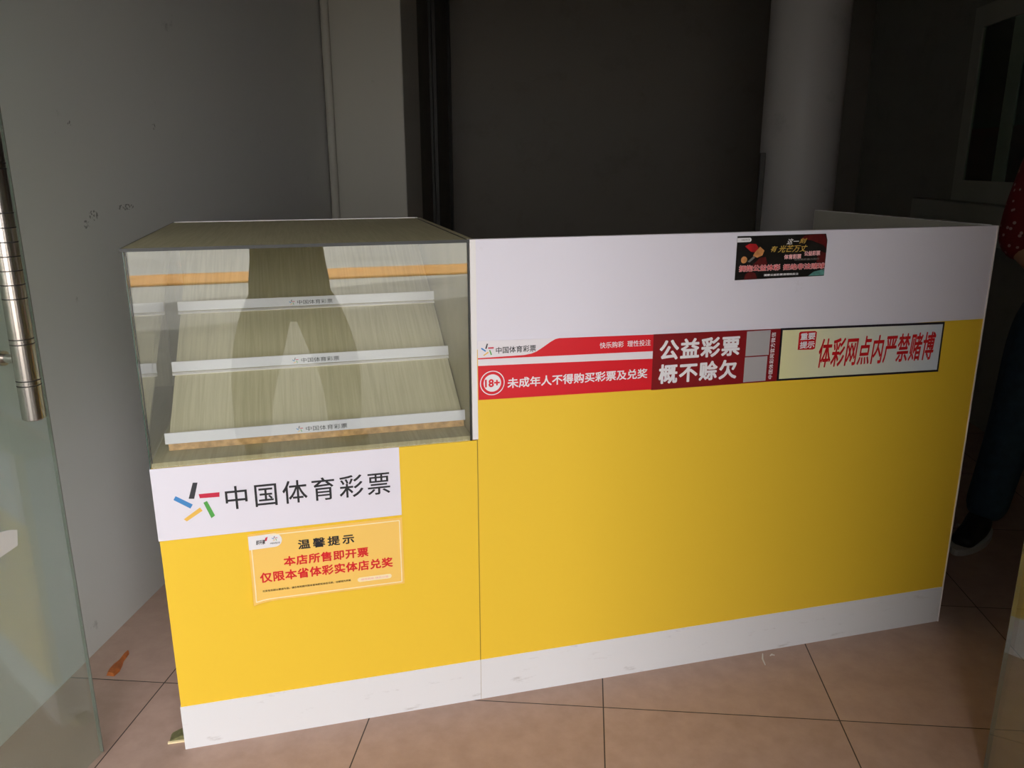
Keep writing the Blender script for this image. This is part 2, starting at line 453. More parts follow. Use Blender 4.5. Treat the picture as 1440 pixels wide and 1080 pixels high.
# window in the right wall
wn = bpy.data.objects.new('window_1', None); COL.objects.link(wn); wn.location = (XR, WY0, WZ0); struct(wn)
ww, wh = WY1 - WY0, WZ1 - WZ0
b = MB(); fr = 0.11
b.box(-.02, .08, 0, fr, 0, wh, 'window_frame_paint'); b.box(-.02, .08, ww - fr, ww, 0, wh, 'window_frame_paint')
b.box(-.02, .08, fr, ww - fr, 0, fr, 'window_frame_paint'); b.box(-.02, .08, fr, ww - fr, wh - fr, wh, 'window_frame_paint')
b.box(-.01, .07, 4.40 - WY0, 4.53 - WY0, fr, wh - fr, 'window_frame_paint')
b.build('window_frame', wn)
one_box('window_pane', -.012, -.008, fr, ww - fr, fr, wh - fr, 'window_glass', wn)
b = MB()
b.box(-.002, .008, fr, ww - fr, .38, wh - fr, 'window_dark'); b.box(-.004, .006, fr, ww - fr, fr, .38, 'window_red_brown')  # opaque sheet behind the pane: dark above, red-brown across the lower part
b.build('window_backing', wn)
b = MB(); b.box(-.10, 0, .3, 1.62, -.20, -.005, 'window_frame_paint', .006); b.build('window_sill', wn)

# ------------------------------------------------------------------ outside
struct(one_box('ground_pavement', -14, 14, -3.9, 0.40, -0.12, -0.0, 'pavement_stone'))
struct(one_box('ground_forecourt', -14, 14, -5.4, -3.9, -0.12, -0.005, 'forecourt_concrete'))
struct(one_box('ground_road', -24, 24, -16, -5.4, -0.14, -0.02, 'road_concrete'))
b = MB(); b.box(-9, 9, -.45, .45, 0, 0.03, 'kerb_paint', .01)
struct(place(b.build('ground_kerb'), (2.3, -6.75, -0.02), 0.33))
struct(one_box('wall_blocker_right', 2.0, 2.3, -1.8, 0.46, 0, 4.0, 'blocker_dark'))  # unseen wall added to cut the light on the counter's left part

# unseen wall added outside on the left, keeps light off the counter's right end
struct(one_box('wall_blocker_left', XL - .25, XL + .02, -5, 0.46, 0, 7.0, 'blocker_dark'))

# ------------------------------------------------------------------ glass doors
def glass_door(name, hinge, free, handle):
    hx, hy = hinge; dx, dy = free[0] - hx, free[1] - hy
    L = math.hypot(dx, dy)
    d = bpy.data.objects.new(name, None); COL.objects.link(d); struct(d)
    d.location = (hx, hy, 0); d.rotation_euler = (0, 0, math.atan2(dy, dx))   # local x runs along the pane
    b = MB(); t = .0045; z0, z1 = .012, 2.03
    b.box(0, L - .003, -t, t, z0, z1, 'door_glass')
    p = b.build('glass_pane', d)
    e = MB(); e.box(L - .002, L, -t, t, z0, z1, 'door_edge'); e.build('pane_edge', d)
    for z in (0.004, z1 - .07):
        q = MB(); q.box(0, .16, -.016, .016, z, z + .085, 'steel', .004); q.build('patch_fitting', d)
    return d, L
d1, L1 = glass_door('door_1', (-1.25, .66), (-1.127, 1.534), True)
# long tubular pull handle on the inner face (local -y is towards the camera side)
hd = MB(); hx = .787; off = -.06; zc = 1.200; r = .0215
groove_z = [zc - .080 + .0265 * k for k in range(7)]
for dz in (.158, .168, .240, .250): groove_z += [zc - dz, zc + dz]
hd.tube([(hx, off, zc - .318), (hx, off, zc + .318)], r, 'steel', seg=32)
for e_ in (-1, 1): hd.tube([(hx, off, zc + e_ * .318), (hx, off, zc + e_ * .3205)], [r, r * .86], 'steel', seg=32)
for g_ in groove_z: hd.tube([(hx, off, g_ - .0010), (hx, off, g_ + .0010)], r * 1.012, 'groove', seg=32, cap=False)
ho = hd.build('door_handle', d1); ho['label'] = 'brushed steel tube handle with ring grooves'
for z in (zc - .2, zc + .2):
    b = MB(); b.tube([(hx, off + .012, z), (hx, -.006, z)], .009, 'steel', 18); b.tube([(hx, -.012, z), (hx, -.006, z)], .015, 'steel', 20); b.build('handle_stud', ho)
b = MB(); b.prism([(.690, .612), (.747, .618), (.752, .650), (.735, .658), (.69, .668)], -.0075, -.0062, 'paper_white'); b.build('paper_patch', d1)
d2, L2 = glass_door('door_2', (.75, .72), (.9465, 1.661), False)

# ------------------------------------------------------------------ counters
PHI = 0.3501876
J = Vector((-0.25128, 1.82308, 0))
CX = Vector((math.cos(PHI), math.sin(PHI), 0)); CY = Vector((-math.sin(PHI), math.cos(PHI), 0))
def at(x, y, z): return J + CX * x + CY * y + Vector((0, 0, z))
W1, W2, H1, HP, DP, D2, H = 0.7311, 1.4406, 0.7224, 0.1177, 0.7996, 0.784, 1.2
TK = 0.018

def emblem(b, x, z, s, y, mono=None):
    """five slanted bars around a point, as on the counter"""
    bars = [('logo_black', [(-.6479, .683), (-.6379, .6823), (-.6487, .6447), (-.6602, .646)]),
            ('logo_red', [(-.6384, .6546), (-.5944, .6544), (-.5954, .6434), (-.6368, .6446)]),
            ('logo_blue', [(-.6916, .6465), (-.6866, .6553), (-.6531, .6314), (-.6588, .6222)]),
            ('logo_green', [(-.6304, .6331), (-.6225, .6365), (-.609, .5994), (-.6172, .5938)]),
            ('logo_yellow', [(-.6751, .5982), (-.639, .6224), (-.6341, .6141), (-.6694, .5923)])]
    bars = [(m, [((a + .643) / .0972, (c - .6375) / .0972) for a, c in p]) for m, p in bars]
    for m, p in bars:
        b.poly([(x + a * s, z + c * s) for a, c in p], y, mono or m)

# --- left unit: yellow counter carrying the glass case
lc = thing('display_counter', 'yellow and white counter unit topped by a glass display case', 'counter', at(-W1 / 2, 0, 0), PHI)
def L(x): return x + W1 / 2          # joint-based x to the unit's own x
X0, X1 = L(-W1), L(0) - .0005
b = MB(); b.box(X0, X1, 0, TK, HP, H1 - .001, 'yellow_laminate'); b.box(X0, X0 + TK, TK, DP, 0, H1 - .02, 'white_laminate'); b.box(X1 - TK, X1, TK, DP, 0, H1 - .02, 'white_laminate')
b.box(X0 + TK, X1 - TK, DP - TK, DP, 0, H1 - .02, 'white_laminate')
b.build('cabinet_body', lc)
o = one_box('plinth', X0 - .002, X1, -.0015, TK, 0, HP, 'plinth_laminate', lc); o['label'] = 'scuffed white plinth strip'
# white brand panel with the emblem and name
b = MB(); px0, px1, pz0, pz1 = L(-W1) - .002, L(-.189), .5505, H1
b.box(px0, px1, -.002, .0, pz0, pz1, 'white_laminate')
emblem(b, L(-.643), .6375, .0972, -.0028)
b.text('中国体育彩票', L(-.5833), L(-.2136), .6095, .6660, -.0028, 'ink_black', bold=0.008, spacing=1.22)
o = b.build('brand_panel', lc); o['label'] = 'white panel with coloured emblem and black lettering'
o = one_box('case_floor', X0 + .002, X1 - .013, .006, DP, H1 - .02, .733, 'olive_board', lc)
# glass case
g = .0055
b = MB(); b.box(X0 + g, X1 - .014, 0.0, g, H1, H - .006, 'case_glass'); b.build('front_pane', lc)
b = MB(); b.box(X0, X0 + g, g, DP, H1, H - .006, 'case_glass'); b.build('side_pane', lc)
b = MB(); b.box(X0 - .003, X1 - .019, -.003, DP - .012, H - .006, H, 'olive_board'); b.build('top_board', lc)
b = MB()
b.box(X0 - .003, X1 - .012, -.0045, -.003, H - .0065, H + .0005, 'dark_edge')
b.box(X0 - .0045, X0 - .003, -.0045, DP, H - .0065, H + .0005, 'dark_edge')
b.box(X0 - .0005, X0 + .0012, -.0008, .0, H1, H - .0065, 'pane_edge'); b.box(X0 + .0045, X0 + .0062, -.0008, .0, H1 + .012, H - .0065, 'dark_edge')
b.box(X1 - .0165, X1 - .0125, -.0008, .004, H1, H - .0065, 'dark_edge')
b.build('pane_edge', lc)
b = MB(); b.box(X0 + .006, X1 - .012, DP - .012, DP, H1 - .001, H, 'olive_board'); b.box(X0, X1 - .012, DP - .012, DP, H, H + .002, 'edge_band')
b.build('back_board', lc)
b = MB(); b.box(X1 - .0125, X1, .019, DP, H1 - .02, H, 'olive_board'); b.box(X1 - .019, X1 - .0165, .019, DP - .012, H, H + .0012, 'dark_edge')
b.build('side_board', lc)

# --- display rack inside the case
th = math.atan(0.55)
rk = thing('ticket_display_rack', 'sloping pale wood rack with three white lettered ledges inside the glass case', 'rack', at(-.359, .085, .733), PHI)
RW = .6865; rl = .83
ca, sa = math.cos(th), math.sin(th)
def slope(u, n): return (u * ca - n * sa, u * sa + n * ca)     # along the slope, off the slope -> y, z
b = MB()
def slab(b, x0, x1, u0, u1, n0, n1, m):
    P = []
    for x in (x0, x1):
        for u in (u0, u1):
            for n in (n0, n1):
                y, z = slope(u, n); P.append((x, y, z))
    b.add(P, [(0, 1, 3, 2), (4, 6, 7, 5), (0, 4, 5, 1), (2, 3, 7, 6), (0, 2, 6, 4), (1, 5, 7, 3)], m)
slab(b, -RW / 2, RW / 2, .004, .79, .001, .013, 'pale_board')
b.build('sloping_board', rk)
b = MB(); b.box(-RW / 2, RW / 2, -.003, .0035, .0005, .0195, 'chipboard'); o = b.build('board_edge', rk); o['label'] = 'raw chipboard front edge'
b = MB(); b.box(-RW / 2 + .02, RW / 2 - .02, .60, .62, 0, .325, 'pale_board'); b.build('back_support', rk)
for k, u in enumerate((0.002, .245, .487)):
    b = MB(); hh = .0185
    y0, z0 = slope(u, .013); z0 += .0115
    x0, x1 = -RW / 2 - .006, RW / 2 + .007
    # strip leaning slightly back, with a small foot along the slope
    P = []
    for x in (x0, x1):
        P += [(x, y0 - .003, z0 - .006), (x, y0 + .001, z0 + hh), (x, y0 + .004, z0 + hh), (x, y0 + .003, z0 - .006)]
    b.add(P, [(0, 1, 2, 3), (7, 6, 5, 4), (0, 4, 5, 1), (1, 5, 6, 2), (2, 6, 7, 3), (3, 7, 4, 0)], 'lip_plastic')
    if k: slab(b, x0, x1, u - .006, u + .002, .0125, .0155, 'edge_band')
    # lettering on the sloped face
    q = MB(); q.text('中国体育彩票', -.038, .058, .0045, .0158, 0, 'ink_black'); emblem(q, -.0525, .0105, .0155, 0)
    def on(p): return (p[0], y0 - .003 + (p[2]) / (hh + .006) * .004 - .0012, z0 - .006 + p[2])
    b.v += []
    for n in q.names: b.mi(n)
    base = len(b.v)
    b.v += [on(p) for p in q.v]
    for f, mi_, s_ in zip(q.f, q.m, q.sm):
        b.f.append([base + i for i in f]); b.m.append(b.mi(q.names[mi_])); b.sm.append(s_)
    b.build('ledge_strip', rk)

# --- right unit: long counter front
rc = thing('service_counter', 'long yellow counter front with white top band, right of the glass case', 'counter', at(W2 / 2, 0, 0), PHI)
def Rx(x): return x - W2 / 2
A0, A1 = Rx(.0005), Rx(W2)
HB = .9455
b = MB(); b.box(A0, A1, 0, TK, HP, HB, 'yellow_laminate'); b.build('front_panel', rc)
o = one_box('header_panel', Rx(-.0115), A1, 0, TK, HB, H, 'white_laminate', rc); o['label'] = 'white upper band'
b = MB(); b.box(Rx(-.0115), Rx(.0022), -.0012, -.0002, H1 + .002, H, 'edge_band'); b.box(Rx(-.0115), Rx(0), 0, TK, H1 + .002, HB, 'edge_band')
b.build('corner_trim', rc)
b = MB(); b.box(Rx(-.001), Rx(.001), -.0004, .0002, 0, H1, 'joint_line'); b.build('joint_seam', rc)
o = one_box('plinth', A0, A1, -.0015, TK, 0, HP, 'plinth_laminate', rc); o['label'] = 'scuffed white plinth strip'
b = MB(); b.box(A1 - TK, A1, TK, D2, 0, H, 'inner_board'); b.box(A1 - TK, A1, TK, D2, H, H + .0015, 'edge_band'); b.box(A1 - TK, A1, D2, D2 + .0015, 0, H, 'edge_band')
b.build('side_panel', rc)
b = MB()
b.box(A1, A1 + .002, -.004, TK, 0, H, 'edge_band')
b.build('edge_strip', rc)
b = MB(); b.box(A0 + .02, A1 - TK, TK, .52, .74, .76, 'inner_board'); b.build('worktop', rc)
b = MB(); b.box(A0 + .02, A0 + .04, TK, .50, 0, .74, 'inner_board'); b.build('inner_support', rc)

# ------------------------------------------------------------------ stickers and notices on the counters
def sticker(name, x0, x1, z0, z1, label, cat, group=None):
    """returns a builder whose coordinates are joint-based, and a finisher that places it"""
    cx, cz = (x0 + x1) / 2, (z0 + z1) / 2
    b = MB()
    def done(yoff=-.0022):
        b.v = [(p[0] - cx, p[1], p[2] - cz) for p in b.v]
        o = b.build(name); place(o, at(cx, yoff, cz), PHI)
        return tag(o, label, cat, group)
    return b, done
TH = .0007
def para(x0, z0l, z1l, x1, z0r, z1r):
    return [(x0, z0l), (x1, z0r), (x1, z1r), (x0, z1l)]

# red age-limit banner
b, done = sticker('age_limit_banner', .0035, .4475, .8262, .9600, 'red and white banner with the circled 18+ mark, leftmost strip on the long counter', 'banner')
zl0, zl1, zr0, zr1 = .8233, .9660, .8165, .9573
def zz(x, t):      # height at fraction t up the banner
    s = (x - .0035) / .444
    return (zl0 + (zr0 - zl0) * s) + t * ((zl1 + (zr1 - zl1) * s) - (zl0 + (zr0 - zl0) * s))
def bp(pts): return [(x, zz(x, t)) for x, t in pts]
bx0, bx1 = .0035, .4475
b.prism(bp([(bx0, 0), (bx1, 0), (bx1, 1), (bx0, 1)]), -TH, 0, 'banner_white')
b.poly(bp([(bx0, 0), (bx1, 0), (bx1, .565), (bx0, .585)]), -.0010, 'banner_red')
curve = [(bx0, .695), (bx1, .70), (bx1, 1), (.2030, 1), (.193, .985), (.182, .945), (.170, .89), (.158, .835), (.146, .785), (.134, .755), (.1164, .735), (bx0, .715)]
b.poly(bp(curve), -.0010, 'banner_red')
emblem(b, .0265, .9445, .031, -.0014)
b.text('中国体育彩票', .0470, .1450, .9335, .9495, -.0014, 'ink_black', bold=.012)
b.text('快乐购彩  理性投注', .3065, .4405, .9300, .9455, -.0014, 'ink_white', bold=.012)
ccx, ccz = .0376, .8630
b.ring(ccx, ccz, -.0014, .0278, .0300, 'ink_white'); b.disc(ccx, ccz, -.0014, .0213, 'ink_white')
b.text('18+', ccx - .0180, ccx + .0180, ccz - .0098, ccz + .0098, -.0018, 'banner_red', bold=.035)
b.text('未成年人不得购买彩票及兑奖', .0745, .4350, .8470, .8725, -.0014, 'ink_white', bold=.022)
done()

# maroon no-credit banner
b, done = sticker('no_credit_banner', .4477, .8030, .8140, .9575, 'maroon banner with large white lettering and two blank squares, middle strip on the long counter', 'banner')
b.prism([(.4477, .8148), (.8035, .8128), (.8030, .9528), (.4477, .9575)], -TH, 0, 'maroon')
b.text('公益彩票', .4655, .6880, .8895, .9420, -.0010, 'ink_white', bold=.034, spacing=1.12)
b.text('概不赊欠', .4655, .6842, .8285, .8800, -.0010, 'ink_white', bold=.034, spacing=1.12)
b.box(.7058, .7735, -.0011, -.0007, .8855, .9505, 'code_blank'); b.box(.7052, .7702, -.0011, -.0007, .8165, .8825, 'code_blank')
b.text('中国体彩网官方微信', .7770, .7895, .8200, .9440, -.0010, 'ink_white', bold=.012, rot90=True, spacing=1.05)
done()

# pale no-gambling notice
b, done = sticker('no_gambling_notice', .8035, 1.3110, .8040, .9500, 'pale notice with black border and tall slanted red lettering, rightmost strip on the long counter', 'notice')
b.prism([(.8037, .8128), (1.3115, .8035), (1.3110, .9440), (.8032, .9535)], -TH, 0, 'border_dark')
b.poly([(.8095, .8180), (1.3060, .8095), (1.3055, .9380), (.8090, .9480)], -.0010, 'notice_ground')
b.prism([(.858, .8935), (.9035, .8915), (.9095, .8945), (.9105, .9380), (.905, .9410), (.862, .9415), (.8580, .9385)], -.0014, -.0010, 'ink_deepred')
b.text('重要', .8625, .9065, .9185, .9375, -.0018, 'ink_white', bold=.03)
b.text('提示', .8625, .9065, .8960, .9150, -.0018, 'ink_white', bold=.03)
b.text('体彩网点内严禁赌博', .9220, 1.2880, .8400, .9190, -.0014, 'ink_deepred', bold=.02, shear=.14, spacing=1.05)
done()

# black promotional poster near the top edge
b, done = sticker('promotional_poster', .6560, .9140, 1.0828, 1.1920, 'small black and red poster stuck near the top edge of the white band', 'poster')
o_ = [(.6605, 1.0828), (.9150, 1.0850), (.9152, 1.1750), (.9095, 1.1915), (.6600, 1.1910)]
b.prism(o_, -TH, 0, 'poster_black')
y1, y2 = -.0010, -.0014
b.poly([(.880, 1.1915), (.850, 1.1885), (.838, 1.181), (.868, 1.176), (.905, 1.163), (.9148, 1.152), (.9148, 1.172), (.906, 1.190)], y1, 'poster_darkred')
b.poly([(.893, 1.150), (.9148, 1.142), (.914, 1.098), (.897, 1.104), (.889, 1.123)], y1, 'poster_darkred')
b.poly([(.868, 1.0862), (.9145, 1.0868), (.9145, 1.103), (.898, 1.099), (.884, 1.0965)], y1, 'poster_teal')
b.poly([(.686, 1.0840), (.722, 1.0845), (.716, 1.0985), (.700, 1.1035), (.688, 1.096)], y1, 'poster_darkred')
# abstract warm shapes where the picture is
b.poly([(.682, 1.166), (.694, 1.172), (.712, 1.171), (.720, 1.162), (.714, 1.150), (.700, 1.152)], y1, 'poster_red')
b.poly([(.712, 1.152), (.724, 1.164), (.737, 1.154), (.732, 1.142), (.718, 1.137), (.706, 1.142)], y1 - .0001, 'poster_gold')
b.disc(.682, 1.1325, y1, .0085, 'poster_gold', 18)
b.poly([(.706, 1.118), (.726, 1.136), (.742, 1.138), (.748, 1.122), (.744, 1.112), (.716, 1.110)], y1, 'poster_darkred')
b.poly([(.692, 1.128), (.708, 1.141), (.712, 1.137), (.698, 1.126)], y1, 'ink_grey')
# white tab with rounded right end, top left
tab = [(.6600, 1.176), (.694, 1.1765)] + [(.694 + .0048 * math.sin(a), 1.1815 - .005 * math.cos(a)) for a in [k * PI / 8 for k in range(1, 8)]] + [(.694, 1.1868), (.6596, 1.1865)]
b.poly(tab, y1, 'ink_white')
b.text('中国体育彩票', .671, .694, 1.1795, 1.1838, y2, 'ink_grey')
b.text('这一', .7980, .8325, 1.1675, 1.1818, y2, 'ink_white', bold=.012, shear=.3)
b.text('刻', .8335, .8550, 1.1690, 1.1818, y2, 'ink_gold', bold=.012, shear=.3)
b.text('有', .7545, .7738, 1.1500, 1.1645, y2, 'ink_gold', bold=.01, shear=.35)
b.text('光芒万丈', .7750, .8590, 1.1480, 1.1655, y2, 'ink_gold', bold=.012, shear=.35)
for i, (s, z, hgt, x0, x1, m, bo) in enumerate((('体育彩票', 1.1365, .0125, .794, .843, 'ink_pink', .045), ('公益彩票', 1.1435, .0125, .851, .897, 'ink_pink', .045))):
    b.text(s, x0, x1, z - hgt / 2, z + hgt / 2, y2, m, bold=bo)
b.text('理性购彩量力而行', .8236, .896, 1.1262, 1.1312, y2, 'ink_grey', bold=.03)
b.text('拥抱公益体彩', .6690, .7860, 1.1030, 1.1195, y2, 'ink_pink', bold=.055)
b.text('拥抱公益体彩', .6698, .7852, 1.1040, 1.1185, y2 - .0004, 'ink_deepred', bold=.0)
b.text('拒绝非法赌球', .7930, .9145, 1.1030, 1.1190, y2, 'ink_pink', bold=.055)
b.text('拒绝非法赌球', .7938, .9137, 1.1040, 1.1180, y2 - .0004, 'ink_deepred', bold=.0)
b.text('国家公益彩票请理性投注', .7411, .8394, 1.0900, 1.0955, y2, 'ink_white', bold=.03)
done()

# yellow reminder sticker with a lifting lower left corner
b, done = sticker('prize_notice_sticker', -.5440, -.1880, .3680, .5440, 'yellow reminder sticker with red lettering and a curling corner below the brand panel', 'sticker')
sx0, sx1, sz0, sz1 = -.5440, -.1890, .3680, .5440
NX, NZ = 30, 16
def curl(x, z):
    d = max(0, .030 - (x - sx0)) / .030
    e = max(0, .055 - ((x - sx0) + (z - sz0))) / .055
    return -.0008 - .006 * d * d * .5 - .012 * e * e
V = []
for j in range(NZ + 1):
    for i in range(NX + 1):
        x = sx0 + (sx1 - sx0) * i / NX; z = sz0 + (sz1 - sz0) * j / NZ
        V.append((x, curl(x, z), z))
Fq = [(j * (NX + 1) + i, j * (NX + 1) + i + 1, (j + 1) * (NX + 1) + i + 1, (j + 1) * (NX + 1) + i) for j in range(NZ) for i in range(NX)]
b.add(V, Fq, 'sticker_orange', True)
b.add([(x, y + .0005, z) for x, y, z in V], [tuple(reversed(f)) for f in Fq], 'sticker_cream', True)
# cream inner frame line, following the curl
def line(pts, wd):
    for (xa, za), (xb, zb) in zip(pts, pts[1:]):
        n = 24; dx, dz = xb - xa, zb - za; Ln = math.hypot(dx, dz); nx, nz = -dz / Ln * wd / 2, dx / Ln * wd / 2
        Vv = []; Ff = []
        for k in range(n + 1):
            x = xa + dx * k / n; z = za + dz * k / n
            Vv += [(x + nx, curl(x + nx, z + nz) - .0012, z + nz), (x - nx, curl(x - nx, z - nz) - .0012, z - nz)]
            if k < n: Ff.append((2 * k, 2 * k + 1, 2 * k + 3, 2 * k + 2))
        b.add(Vv, Ff, 'sticker_cream')
m_ = .0065
line([(sx0 + m_, sz1 - m_), (sx0 + m_, sz0 + m_), (sx1 - m_, sz0 + m_), (sx1 - m_, sz1 - m_), (sx0 + m_, sz1 - m_)], .0026)
ys = -.0014
tab = [(-.543, .506), (-.486, .506)] + [(-.486 + .017 * math.sin(a), .523 - .017 * math.cos(a)) for a in [k * PI / 10 for k in range(1, 10)]] + [(-.486, .540), (-.543, .540)]
b.add([(x, curl(x, z) - .0008, z) for x, z in tab], [list(range(len(tab)))], 'ink_white')
yt = -.0026
b.text('即开票', -.527, -.506, .5165, .5275, yt - .001, 'ink_black', bold=.02, shear=.2); b.poly([(-.508, .524), (-.503, .524), (-.500, .534), (-.505, .532)], yt, 'logo_red')
emblem(b, -.485, .5275, .013, yt); b.text('中国体育彩票', -.496, -.474, .514, .5185, yt, 'logo_black')
b.text('温馨提示', -.4343, -.3045, .4920, .5165, ys, 'ink_black', bold=.026, spacing=1.35)
b.text('本店所售即开票', -.4693, -.2728, .4530, .4782, ys, 'ink_red', bold=.03, spacing=1.06)
b.text('仅限本省体彩实体店兑奖', -.5254, -.2159, .4177, .4440, ys, 'ink_red', bold=.03, spacing=1.06)
b.text('兑奖有效期以票面为准，请在有效期内到本省体彩实体店兑奖，过期视为弃奖', -.5224, -.3179, .3930, .3985, ys, 'ink_brown', bold=.02)
pill = []
for k in range(13): a = -PI / 2 + PI * k / 12; pill.append((-.226 + .006 * math.cos(a), .3935 + .006 * math.sin(a)))
for k in range(13): a = PI / 2 + PI * k / 12; pill.append((-.296 + .006 * math.cos(a), .3935 + .006 * math.sin(a)))
b.poly(pill, ys, 'sticker_cream'); b.text('理性购彩 快乐公益', -.294, -.228, .3910, .3962, ys - .0004, 'ink_pink', bold=.01)
done()

# ------------------------------------------------------------------ people
def skin_obj(name, chains, m, parent=None, sub=2, extra=None):
    """chains: list of [(x, y, z, r or (rx, ry)), ...]; points repeated exactly are welded; grown into one surface"""
    idx = {}; V = []; Rr = []; E = []
    for ch in chains:
        prev = None
        for p in ch:
            k = (round(p[0], 4), round(p[1], 4), round(p[2], 4))
            if k not in idx:
                idx[k] = len(V); V.append(p[:3]); Rr.append(p[3] if isinstance(p[3], tuple) else (p[3], p[3]))
            i = idx[k]
            if prev is not None and prev != i: E.append((prev, i))
            prev = i
    me = bpy.data.meshes.new(name); me.from_pydata(V, E, [])
    o = bpy.data.objects.new(name, me); COL.objects.link(o)
    md = o.modifiers.new('skin', 'SKIN'); md.use_smooth_shade = True
    for i, sv in enumerate(me.skin_vertices[0].data): sv.radius = Rr[i]
    me.skin_vertices[0].data[0].use_root = True
    ss = o.modifiers.new('sub', 'SUBSURF'); ss.levels = sub; ss.render_levels = sub
    bpy.context.view_layer.update()
    nm = bpy.data.meshes.new_from_object(o.evaluated_get(bpy.context.evaluated_depsgraph_get()))
    bpy.data.objects.remove(o)
    bm = bmesh.new(); bm.from_mesh(nm)
    if extra: extra(bm)
    bmesh.ops.recalc_face_normals(bm, faces=list(bm.faces)); bm.to_mesh(nm); bm.free()
    for p in nm.polygons: p.use_smooth = True
    nm.materials.clear(); nm.materials.append(MATS[m])
    q = bpy.data.objects.new(name, nm); COL.objects.link(q)
    if parent is not None: q.parent = parent
    return q

def ball(bm, c, r, sc=(1, 1, 1), seg=16):
    mt = Matrix.Translation(c) @ Matrix.Diagonal((r * sc[0], r * sc[1], r * sc[2], 1))
    bmesh.ops.create_uvsphere(bm, u_segments=seg, v_segments=seg // 2 + 2, radius=1, matrix=mt)

def hand_chains(wrist, d, side, palmn, curl_a=0.5):
    """palm and five fingers: wrist point, direction d, side = towards the thumb, palmn = palm normal"""
    wv, d, s, n = Vector(wrist), Vector(d).normalized(), Vector(side).normalized(), Vector(palmn).normalized()
    ch = []
    pc = wv + d * .045; pe = wv + d * .085
    ch.append([(*wv, (.026, .019)), (*pc, (.034, .016)), (*pe, (.034, .014))])
    lens = (.070, .078, .072, .056)
    for i, ln in enumerate(lens):
        o = pe + s * (.028 - .0187 * i) - d * .008
        p1 = o; a = .25 * curl_a
        dd = (d * math.cos(a) + n * math.sin(a)); p2 = p1 + dd * (ln * .48 + .008)
        a = .9 * curl_a; dd = d * math.cos(a) + n * math.sin(a); p3 = p2 + dd * ln * .3
        a = 1.5 * curl_a; dd = d * math.cos(a) + n * math.sin(a); p4 = p3 + dd * ln * .24
        ch.append([(*p1, .0095), (*p2, .0088), (*p3, .0080), (*p4, .0068)])
    t0 = wv + d * .03 + s * .022
    t1 = t0 + (d * .6 + s * .8).normalized() * .035 + n * .008
    t2 = t1 + (d * .85 + s * .4).normalized() * .028 + n * .008
    t3 = t2 + d * .020 + n * .006
    ch.append([(*t0, .013), (*t1, .0115), (*t2, .0100), (*t3, .0080)])
    return ch

def face(bm, hc):
    x, y, z = hc
    ball(bm, Vector((x, y - .098, z - .022)), .017, (.75, .9, 1.25), 10)       # nose
    ball(bm, Vector((x, y - .083, z - .066)), .018, (1.35, .6, .45), 10)       # lips
    for s in (-1, 1): ball(bm, Vector((x + s * .077, y + .012, z - .012)), .026, (.35, .7, 1.15), 10)   # ears

